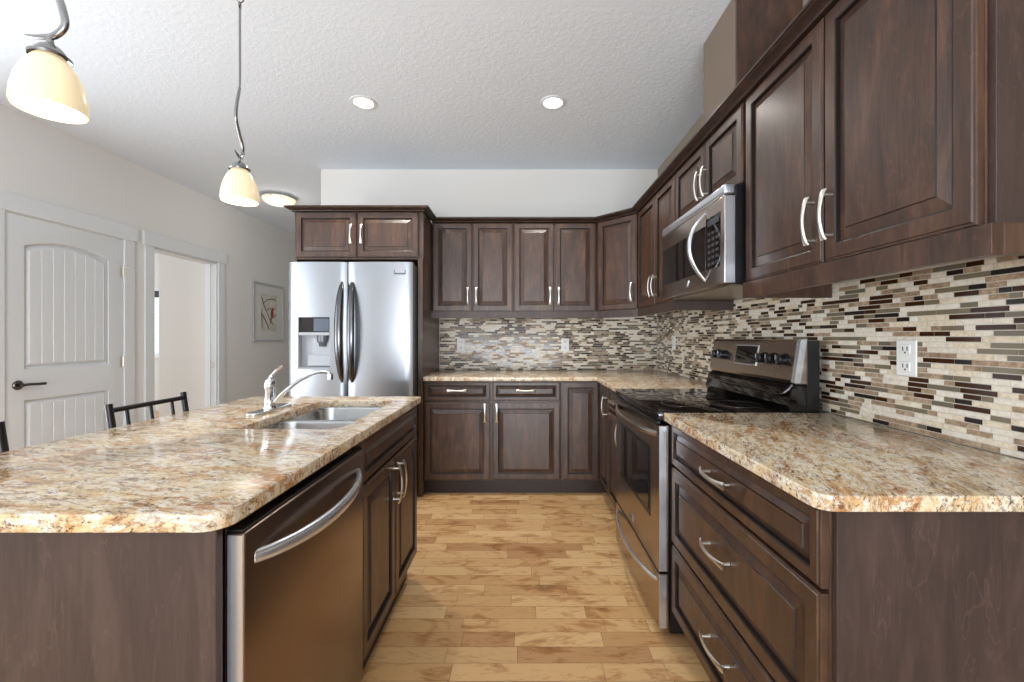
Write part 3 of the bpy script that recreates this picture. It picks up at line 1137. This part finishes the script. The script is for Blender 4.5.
CE = 1.192 - 0.552
bm = bmesh.new()
side_poly(bm, [(cy_lo - 0.018, 0.905), (cy_lo - 0.030, 0.935), (cy_lo - 0.012, 1.000), (cy_lo + 0.012, 1.022), (CE, 1.022), (CE, 0.869), (cy_lo - 0.018, 0.869)], 0.0, RL)
bk = link('backguard', bm, M_BGLASS, r)
bm = bmesh.new()
tube(bm, smooth_path([(0.03, cy_lo - 0.018, 0.985), (0.2, cy_lo - 0.034, 0.978), (0.56, cy_lo - 0.034, 0.978), (0.70, cy_lo - 0.030, 0.974), (0.735, cy_lo - 0.020, 0.99), (0.74, cy_lo + 0.0, 1.015)], 6), 0.006, 10)
link('backguard_trim', bm, M_DCHROME, bk, smooth=True, ang=50)
cons = thing('console', None, None)
bpy.data.objects.remove(cons)
bm = bmesh.new()
side_poly(bm, [(cy_lo, 1.022), (cy_lo - 0.004, 1.035), (cy_hi - 0.006, 1.188), (cy_hi, 1.197), (cy_hi + 0.02, 1.200), (cy_hi + 0.02, 1.022)], 0.0, RL)
cs = link('control_console', bm, M_STEELH, r)
link('console_end', boxes([(RL, RL + 0.004, cy_hi + 0.018, CE, 0.912, 1.196)], 0.001), M_BLACK, cs)
link('console_back', boxes([(0.0, RL, cy_hi + 0.020, CE, 1.022, 1.196)], 0.001), M_BLACK, cs)
bm = bmesh.new()
side_poly(bm, [(cy_lo - 0.006, 1.026), (cy_hi - 0.008, 1.198), (cy_hi + 0.018, 1.203), (cy_lo + 0.02, 1.026)], RL - 0.020, RL + 0.002)
link('end_trim', bm, M_TRIM, cs)
tl = (cy_hi - cy_lo) / 0.153
fy = lambda z: cy_lo - 0.004 + (z - 1.035) * tl


def on_face(name, x0, x1, z0, z1, out, mat, parent):
    bm = bmesh.new()
    side_poly(bm, [(fy(z0) - out, z0), (fy(z1) - out, z1), (fy(z1) + 0.002, z1), (fy(z0) + 0.002, z0)], x0, x1)
    return link(name, bm, mat, parent)


dsp = on_face('display_bezel', 0.268, 0.468, 1.075, 1.172, 0.004, M_TRIM, cs)
on_face('display', 0.275, 0.461, 1.081, 1.166, 0.006, M_BGLASS, dsp)
for x in (0.075, 0.150, 0.525, 0.600, 0.675):
    bm = bmesh.new()
    lathe(bm, [(0.0, 0.0), (0.027, 0.0), (0.027, -0.003), (0.022, -0.004), (0.021, -0.028), (0.017, -0.032), (0.0, -0.032)], 24, (0, 0, 0), 'y')
    box(bm, -0.005, 0.005, -0.040, -0.030, -0.021, 0.021, 0.002)
    kb = link('knob', bm, M_BPLAST, cs, smooth=True, ang=35)
    kb.location = (x, fy(1.115) - 0.001, 1.115)
    link('pointer', boxes([(-0.0012, 0.0012, -0.0412, -0.0398, 0.0, 0.020)]), M_TRIM, kb)

# ------------------------------------------------------------------ microwave
m = thing('microwave', 'stainless over-the-range microwave with a big bow handle', 'microwave', (0.815, 2.455, 1.425), RR)
ML, MH = 0.752, 0.402
MDp = WX - 0.815 - 0.012
link('microwave_body', boxes([(0.002, ML - 0.002, 0.046, MDp, 0.004, MH - 0.002)], 0.003), M_BLACK, m)
bm = bmesh.new()
box(bm, 0.0, ML, 0.0, 0.044, 0.0, 0.356, bev=0.005, seg=2)
md = link('door', bm, M_STEELH, m, smooth=True, ang=35)
link('door_edge', boxes([(ML - 0.004, ML + 0.001, 0.002, 0.043, 0.004, 0.353)], 0.001), M_TRIM, md)
bm = bmesh.new()
box(bm, 0.0, ML, 0.0, 0.044, 0.361, MH, bev=0.008, seg=3)
link('vent_hood', bm, M_TRIM, m, smooth=True, ang=35)
link('window', boxes([(0.022, 0.580, -0.002, 0.003, 0.075, 0.275)], 0.0015), M_BGLASS, md)
kp = link('keypad', boxes([(0.585, 0.722, -0.002, 0.003, 0.075, 0.300)], 0.0015), M_BGLASS, md)
bm = bmesh.new()
for i in range(3):
    for j in range(6):
        box(bm, 0.606 + i * 0.037, 0.630 + i * 0.037, -0.0028, -0.002, 0.092 + j * 0.026, 0.104 + j * 0.026)
box(bm, 0.603, 0.708, -0.0028, -0.002, 0.262, 0.288)
link('keys', bm, plain('key_print', (58, 60, 64), 0.4), kp)
bm = bmesh.new()
n = 22
pts, ra, fl = [], [], []
for k in range(n + 1):
    t = 2 * k / n - 1
    e = 1 - abs(t) ** 2.0
    pts.append((0.572, 0.004 - 0.074 * e, 0.182 + t * 0.152))
    ra.append(0.008 + 0.008 * e)
    fl.append(0.005 + 0.004 * e)
tube(bm, pts, ra, 14, up=Vector((0, 1, 0)), flat=fl)
link('handle', bm, M_TRIM, md, smooth=True, ang=50)
bm = bmesh.new()
lathe(bm, [(0.0, -0.003), (0.010, -0.003), (0.012, 0.0)], 16, (0.372, 0, 0.040), 'y')
box(bm, 0.380, 0.392, -0.003, 0.0, 0.045, 0.060)
link('badge', bm, M_TRIM, md)
link('underside_grille', boxes([(0.04, ML - 0.04, 0.05, MDp - 0.03, -0.003, 0.004)], 0.001), brushed('grille_steel', (190, 180, 165), 0.3, 'y'), m)

# duct cover above the microwave cabinet
c = thing('duct_cover', 'boxed wooden duct cover rising from the crown moulding to the ceiling above the microwave', 'duct cover', (0, 0, 0))
link('front_board', boxes([(0.950, 0.962, 1.886, 2.212, UZ1 + 0.034, CZ - 0.001)], 0.001), plain('duct_taupe', (128, 112, 98), 0.45), c)
link('side_board', boxes([(0.952, WX - 0.002, 1.872, 1.886, UZ1 + 0.002, CZ - 0.001)], 0.001), M_WOOD, c)
link('side_board', boxes([(0.962, WX - 0.002, 2.198, 2.212, UZ1 + 0.002, CZ - 0.001)], 0.001), M_WOOD, c)

# ------------------------------------------------------------------ island
IX = -0.518     # plane of the island's door faces
IDEP = 0.60
c = thing('sink_cabinet', 'dark island base cabinet with false drawer front and two doors under the sink', 'cabinet', (IX, 1.385, 0), PI / 2)
IW = 0.742
# open-topped box so that the sink hangs inside it
bm = bmesh.new()
box(bm, 0, IW, 0.021, 0.040, 0.13, CB - 0.001)
box(bm, 0, 0.015, 0.040, IDEP, 0.13, CB - 0.001)
box(bm, IW - 0.015, IW, 0.040, IDEP, 0.13, CB - 0.001)
box(bm, 0.015, IW - 0.015, 0.040, IDEP, 0.13, 0.145)
box(bm, 0.015, IW - 0.015, IDEP - 0.012, IDEP, 0.145, CB - 0.001)
link('cabinet_box', bm, M_WOOD, c)
toe(c, IW, IDEP, 0.055, 0.13)
panel_front('false_drawer', 0.006, IW - 0.006, 0.728, 0.868, c)
for x0, x1, hx in ((0.006, 0.367, 0.338), (0.375, IW - 0.006, 0.404)):
    d = panel_front('door', x0, x1, 0.135, 0.716, c)
    pull(d, hx - (x0 + x1) / 2, 0.19, True, 0.078)

c = thing('island_panelling', 'dark wooden panelling closing the near end and the seating side of the island', 'panelling', (0, 0, 0))
link('end_panel', boxes([(-1.14, -0.543, 0.757, 0.775, 0, CB - 0.001)], 0.0015), M_SIDE, c)
link('back_panel', boxes([(-1.14, -1.122, 0.776, 2.129, 0, CB - 0.001)], 0.0015), M_SIDE, c)
link('far_end_panel', boxes([(-1.121, -0.541, 2.129, 2.147, 0.13, CB - 0.001), (-1.121, -0.575, 2.129, 2.147, 0, 0.129)], 0.0012), M_WOOD, c)

dw = thing('dishwasher', 'stainless dishwasher in the island with a bow handle', 'dishwasher', (-0.512, 0.787, 0), PI / 2)
DWW = 0.592
link('tub', boxes([(0.004, DWW - 0.004, 0.036, 0.59, 0.10, 0.855)], 0.003), M_BLACK, dw)
link('toe_kick', boxes([(0.004, DWW - 0.004, 0.070, 0.58, 0, 0.10)]), M_BLACK, dw)
bm = bmesh.new()
box(bm, 0.0, DWW, 0.0, 0.034, 0.112, 0.846, bev=0.005, seg=3)
d = link('door', bm, M_STEELD, dw, smooth=True, ang=30)
link('door_edge', boxes([(-0.001, 0.003, 0.003, 0.032, 0.116, 0.843)], 0.001), M_TRIM, d)
link('control_strip', boxes([(0.003, DWW - 0.003, 0.004, 0.033, 0.8465, 0.852)], 0.001), M_BPLAST, d)
bow(d, 0.035, DWW - 0.035, 0.785, 0.0, 0.050, 0.015, M_TRIM, drop=0.012)

# sink
sk = thing('kitchen_sink', 'stainless double bowl sink set under the island granite', 'sink', (0, 0, 0))


def bowl(x0, x1, y0, y1, depth):
    bm = bmesh.new()
    z = CB - 0.002
    rings = []
    for i, zz, rr in ((0.0, 0.0, 0.06), (0.003, -0.01, 0.06), (0.012, -depth + 0.03, 0.055), (0.022, -depth + 0.01, 0.05), (0.045, -depth, 0.04)):
        rings.append([bm.verts.new((x, y, z + zz)) for x, y in rounded(x0 + i, x1 - i, y0 + i, y1 - i, rr, 6)])
    for a, b in zip(rings, rings[1:]):
        for k in range(len(a)):
            bm.faces.new((a[k], a[(k + 1) % len(a)], b[(k + 1) % len(b)], b[k]))
    bm.faces.new(rings[-1])
    o = link('bowl', bm, M_SINK, sk, smooth=True, ang=40)
    b2 = bmesh.new()
    lathe(b2, [(0.0, 0.003), (0.028, 0.003), (0.040, 0.006), (0.044, 0.0)], 24, ((x0 + x1) / 2, (y0 + y1) / 2, z - depth + 0.001))
    link('drain', b2, M_CHROME, o, smooth=True, ang=40)
    return o


bowl(-0.950, -0.595, 1.395, 1.690, 0.19)
bowl(-0.950, -0.595, 1.715, 2.025, 0.19)
rim = slab('rim', [rounded(-0.965, -0.58, 1.388, 2.045, 0.055), rounded(-0.950, -0.595, 1.395, 1.690, 0.06)[::-1],
                   rounded(-0.950, -0.595, 1.715, 2.025, 0.06)[::-1]], 0.002, 0.0003, M_SINK, sk, matrix=Matrix.Translation((0, 0, CB - 0.0025)))

# faucet
f = thing('faucet', 'chrome single-lever faucet beside the island sink', 'faucet', (-1.030, 1.745, CT))
slab('base_plate', [rounded(-0.030, 0.030, -0.130, 0.130, 0.028)], 0.010, 0.003, M_CHROME, f)
bm = bmesh.new()
lathe(bm, [(0.027, 0.009), (0.024, 0.014), (0.0205, 0.03), (0.0195, 0.085), (0.0225, 0.090), (0.0225, 0.108), (0.017, 0.126), (0.009, 0.134), (0.0, 0.135)], 28)
link('body', bm, M_CHROME, f, smooth=True, ang=40)
bm = bmesh.new()
sp_ = smooth_path([(0.018, 0.0, 0.035), (0.06, 0.004, 0.078), (0.12, 0.008, 0.125), (0.18, 0.012, 0.153), (0.218, 0.014, 0.158), (0.234, 0.015, 0.154), (0.240, 0.015, 0.140)], 6)
tube(bm, sp_, [0.0095 - 0.002 * min(1, i / 20) for i in range(len(sp_))], 14)
lathe(bm, [(0.0, -0.012), (0.0115, -0.012), (0.012, 0.010), (0.0, 0.012)], 16, (0.240, 0.015, 0.138))
link('spout', bm, M_CHROME, f, smooth=True, ang=50)
bm = bmesh.new()
tube(bm, smooth_path([(0.0, 0.0, 0.127), (0.010, -0.002, 0.146), (0.030, -0.004, 0.166), (0.056, -0.006, 0.186)], 5), [0.008] * 5 + [0.006] * 5 + [0.0085] * 6, 12, flat=[0.008] * 5 + [0.005] * 5 + [0.004] * 6)
link('lever', bm, M_CHROME, f, smooth=True, ang=50)

# ------------------------------------------------------------------ outlets
def outlet(loc, rz, label):
    o = thing('outlet', label, 'outlet', loc, rz, 'white wall outlets on the mosaic')
    link('cover_plate', boxes([(-0.036, 0.036, -0.006, 0.0, -0.058, 0.058)], 0.0025), M_WPLAST, o)
    for z in (-0.027, 0.027):
        bm = bmesh.new()
        box(bm, -0.017, 0.017, -0.0085, -0.005, z - 0.016, z + 0.016, 0.002)
        s = link('socket', bm, M_WPLAST, o)
        link('slots', boxes([(-0.009, -0.006, -0.0092, -0.008, z - 0.004, z + 0.009), (0.006, 0.009, -0.0092, -0.008, z - 0.004, z + 0.009),
                             (-0.0025, 0.0025, -0.0092, -0.008, z - 0.012, z - 0.007)]), M_SLOT, s)
    return o


outlet((WX - 0.0075, 1.358, 1.143), RR, 'white outlet on the mosaic above the near granite worktop, beside the range')
outlet((WX - 0.0075, 3.43, 1.165), RR, 'white outlet on the mosaic of the range wall, close to the room corner')
outlet((-0.545, WY - 0.0075, 1.140), 0, 'white outlet on the far mosaic wall, near the fridge')
outlet((0.40, WY - 0.0075, 1.140), 0, 'white outlet on the far mosaic wall, towards the corner')

# ------------------------------------------------------------------ picture
p = thing('framed_picture', 'silver framed print of a small red bird on bare branches, on the grey wall', 'picture', (LX + 0.001, 5.71, 1.535))
PW, PH = 0.35, 0.385
bm = bmesh.new()
for a in (-1, 1):
    box(bm, 0, 0.026, a * PW - (0.03 if a > 0 else 0), a * PW + (0.03 if a < 0 else 0), -PH, PH, 0.004)
    box(bm, 0, 0.026, -PW + 0.03, PW - 0.03, a * PH - (0.03 if a > 0 else 0), a * PH + (0.03 if a < 0 else 0), 0.004)
link('frame', bm, M_SILVER, p)
link('mat_board', boxes([(0.004, 0.010, -PW + 0.025, PW - 0.025, -PH + 0.025, PH - 0.025)]), M_PAPER, p)
t = NT('print_paper')
nn = t.noise(t.world(), 14, 4, 0.6)
pr = link('print', boxes([(0.010, 0.0115, -0.19, 0.19, -0.25, 0.25)]), t.set(color=t.ramp(nn, [(0.4, (205, 200, 184)), (0.6, (222, 220, 212))]), rough=0.8), p)
bm = bmesh.new()
for path, rr in (([(-0.16, 0.20), (-0.10, 0.08), (-0.03, -0.02), (0.02, -0.09), (0.10, -0.16)], 0.009),
                 ([(-0.17, -0.01), (-0.08, -0.10), (0.00, -0.22)], 0.010), ([(-0.12, 0.12), (-0.04, 0.17), (0.06, 0.19), (0.16, 0.18)], 0.006),
                 ([(-0.06, 0.02), (0.02, 0.06), (0.08, 0.05)], 0.005), ([(0.02, -0.09), (0.10, -0.06), (0.17, -0.02)], 0.006),
                 ([(-0.15, 0.05), (-0.16, -0.08), (-0.15, -0.2)], 0.006)):
    tube(bm, [(0.0122, y, z) for y, z in path], rr, 6, flat=0.0012, up=Vector((1, 0, 0)))
link('branches', bm, plain('branch_ink', (92, 84, 76), 0.8), pr)
bm = bmesh.new()
lathe(bm, [(0.0, 0.0016), (0.034, 0.0012), (0.036, 0.0)], 16, (0.0122, 0, 0), 'x')
for v in bm.verts:
    v.co.z *= 1.7
lathe(bm, [(0.0, 0.0016), (0.022, 0.0012), (0.023, 0.0)], 14, (0.0122, 0.018, 0.062), 'x')
tube(bm, [(0.013, -0.012, -0.04), (0.013, -0.04, -0.13)], [0.014, 0.009], 6, flat=0.0012, up=Vector((1, 0, 0)))
tube(bm, [(0.013, 0.036, 0.062), (0.013, 0.056, 0.058)], [0.006, 0.001], 6, flat=0.0012, up=Vector((1, 0, 0)))
bm.transform(Matrix.Translation((0, 0.075, -0.01)))
link('bird', bm, plain('bird_red', (158, 74, 48), 0.8), pr)

# ------------------------------------------------------------------ bar stools
def stool(loc, rz, label):
    s = thing('bar_stool', label, 'stool', loc, rz, 'black metal stools at the island')
    # local: the sitter faces +x, back at -x, width along y
    H = 0.172
    bm = bmesh.new()
    box(bm, -0.13, 0.19, -H, H, 0.60, 0.645, bev=0.018, seg=3)
    link('seat', bm, plain('black_vinyl', (28, 28, 30), 0.45), s, smooth=True, ang=40)
    bm = bmesh.new()
    tube(bm, [(-0.115, -0.16, 0.592), (0.17, -0.16, 0.592), (0.17, 0.16, 0.592), (-0.115, 0.16, 0.592), (-0.115, -0.16, 0.592)], 0.011, 10)
    link('seat_frame', bm, M_BMETAL, s)
    for y in (-H, H):
        for a, b in ((-0.165, -0.13), (0.182, 0.165)):
            bm = bmesh.new()
            tube(bm, [(a, y, 0.004), (b, y, 0.60)], 0.0125, 12)
            link('leg', bm, M_BMETAL, s, smooth=True, ang=50)
        bm = bmesh.new()
        tube(bm, [(-0.13, y, 0.60), (-0.132, y, 0.75), (-0.165, y, 0.963)], 0.012, 12)
        link('back_post', bm, M_BMETAL, s, smooth=True, ang=50)
    bm = bmesh.new()
    tube(bm, [(-0.161, -H, 0.938), (-0.161, H, 0.938)], 0.0095, 12)
    link('top_rail', bm, M_BMETAL, s, smooth=True, ang=50)
    bm = bmesh.new()
    tube(bm, [(-0.132, -H, 0.72), (-0.132, H, 0.72)], 0.009, 12)
    link('lower_rail', bm, M_BMETAL, s, smooth=True, ang=50)
    for y in (-0.105, 0.0, 0.105):
        bm = bmesh.new()
        tube(bm, [(-0.132, y, 0.72), (-0.161, y, 0.938)], 0.0065, 10)
        link('spindle', bm, M_BMETAL, s, smooth=True, ang=50)
    bm = bmesh.new()
    for y in (-H, H):
        tube(bm, [(-0.152, y, 0.22), (0.172, y, 0.22)], 0.008, 10)
    tube(bm, [(0.172, -H, 0.22), (0.172, H, 0.22)], 0.008, 10)
    link('footrest', bm, M_BMETAL, s)
    return s


stool((-1.352, 1.735, 0), 0.0, 'black metal stool whose slatted back shows beyond the island, opposite the white door')
stool((-1.352, 1.062, 0), 0.0, 'black metal stool at the near end of the island, only a back post in view')

# ------------------------------------------------------------------ ceiling lights
def pendant(x, y, rz, label):
    o = thing('pendant_light', label, 'pendant light', (x, y, CZ), rz, 'opal glass pendant lights over the island')
    zb = 1.739 - CZ
    bm = bmesh.new()
    hs = 0.90
    out = [(0.064, 0.0), (0.0655, 0.012), (0.0635, 0.040), (0.057, 0.075), (0.045, 0.108), (0.030, 0.134), (0.020, 0.146)]
    inn = [(0.017, 0.142), (0.027, 0.130), (0.042, 0.105), (0.054, 0.073), (0.060, 0.040), (0.062, 0.012), (0.0615, 0.0)]
    lathe(bm, [(q, h * hs) for q, h in out + inn + [out[0]]], 40, (0, 0, zb))
    link('glass_shade', bm, M_SHADE, o, smooth=True, ang=60)
    bm = bmesh.new()
    lathe(bm, [(0.0, 0.024), (0.015, 0.03), (0.022, 0.05), (0.020, 0.075), (0.010, 0.10), (0.0, 0.102)], 20, (0, 0, zb))
    link('bulb', bm, M_BULB, o, smooth=True)
    bm = bmesh.new()
    lathe(bm, [(0.037, 0.134), (0.038, 0.140), (0.029, 0.146), (0.027, 0.152), (0.019, 0.162), (0.007, 0.170), (0.006, 0.188), (0.0, 0.189)], 28, (0, 0, zb - 0.014))
    link('cap', bm, M_LAMPM, o, smooth=True, ang=35)
    z1 = zb + 0.172
    path = smooth_path([(-0.058, 0.0, z1 + 0.004), (-0.025, 0, z1), (0.010, 0, z1 + 0.003), (0.034, 0, z1 + 0.026), (0.030, 0, z1 + 0.060),
                        (0.012, 0.006, z1 + 0.100), (-0.012, 0.010, z1 + 0.150), (-0.014, 0.006, z1 + 0.205), (0.0, 0, z1 + 0.272)], 5)
    n = len(path)
    ra = [0.003 + 0.0055 * min(1, k / 10) - 0.001 * max(0, (k - 25) / 15) for k in range(n)]
    bm = bmesh.new()
    tube(bm, path, ra, 12, up=Vector((0, 1, 0)), flat=[v * 0.75 for v in ra])
    link('swirl_stem', bm, M_LAMPM, o, smooth=True, ang=60)
    bm = bmesh.new()
    zt = 2.505 - CZ
    tube(bm, [(0, 0, z1 + 0.262), (0, 0, zt - 0.012)], 0.0042, 10)
    lathe(bm, [(0.012, -0.003), (0.015, 0.0), (0.012, 0.003), (0.009, 0.0), (0.012, -0.003)], 16, (0, 0, zt), 'y')
    lathe(bm, [(0.012, -0.003), (0.015, 0.0), (0.012, 0.003), (0.009, 0.0), (0.012, -0.003)], 16, (0, 0, zt + 0.024), 'x')
    tube(bm, [(0, 0, zt + 0.036), (0, 0, -0.02)], 0.0042, 10)
    link('rod', bm, M_LAMPM, o, smooth=True, ang=50)
    bm = bmesh.new()
    lathe(bm, [(0.0, -0.030), (0.012, -0.028), (0.055, -0.012), (0.060, 0.0)], 28)
    link('canopy', bm, M_LAMPM, o, smooth=True, ang=40)
    point('pendant_lamp', (x, y, 1.739 + 0.010), 1.3, (1, 0.86, 0.68), 0.03)
    return o


pendant(-1.100, 0.993, 0.0, 'opal glass pendant light with a swirled stem over the near end of the island')
pendant(-1.098, 1.660, math.radians(108), 'opal glass pendant light hanging over the sink end of the island')

for x, y, lab in ((-1.025, 2.765, 'round recessed ceiling light between the pendants and the fridge cabinet'),
                  (0.208, 2.765, 'round recessed ceiling light over the middle of the kitchen floor')):
    o = thing('recessed_light', lab, 'ceiling light', (x, y, CZ), 0, 'recessed ceiling lights')
    bm = bmesh.new()
    lathe(bm, [(0.084, 0.0), (0.084, -0.004), (0.066, -0.007), (0.060, -0.003), (0.060, 0.0)], 36)
    link('trim_ring', bm, M_WHITE, o, smooth=True, ang=40)
    bm = bmesh.new()
    lathe(bm, [(0.060, -0.002), (0.0, -0.003)], 36)
    link('diffuser', bm, M_LED, o)
    spot('recessed_lamp', (x, y, CZ - 0.02), 66, (1, 0.95, 0.88), 0.06, 2.5, 0.8)

o = thing('dome_light', 'flush opal dome light on the ceiling of the hall beside the fridge', 'ceiling light', (-2.62, 4.60, CZ), 0)
bm = bmesh.new()
lathe(bm, [(0.165, -0.032), (0.15, -0.060), (0.11, -0.085), (0.05, -0.100), (0.0, -0.103)], 40)
link('glass_dome', bm, NT('lit_dome').set(color=lin((250, 240, 215)), rough=0.3, emit=lin((255, 236, 200)), estr=0.75), o, smooth=True)
bm = bmesh.new()
lathe(bm, [(0.12, 0.0), (0.125, -0.020), (0.166, -0.024), (0.169, -0.033), (0.160, -0.036)], 40)
link('metal_pan', bm, M_NICKEL, o, smooth=True, ang=35)
for k in range(3):
    a = 2 * PI * k / 3 + 0.6
    bm = bmesh.new()
    lathe(bm, [(0.0, -0.055), (0.008, -0.052), (0.009, -0.042), (0.006, -0.034)], 12, (0.172 * math.cos(a), 0.172 * math.sin(a), 0))
    link('clip', bm, M_NICKEL, o, smooth=True, ang=40)
point('dome_lamp', (-2.62, 4.60, CZ - 0.18), 3, (1, 0.96, 0.90), 0.14)
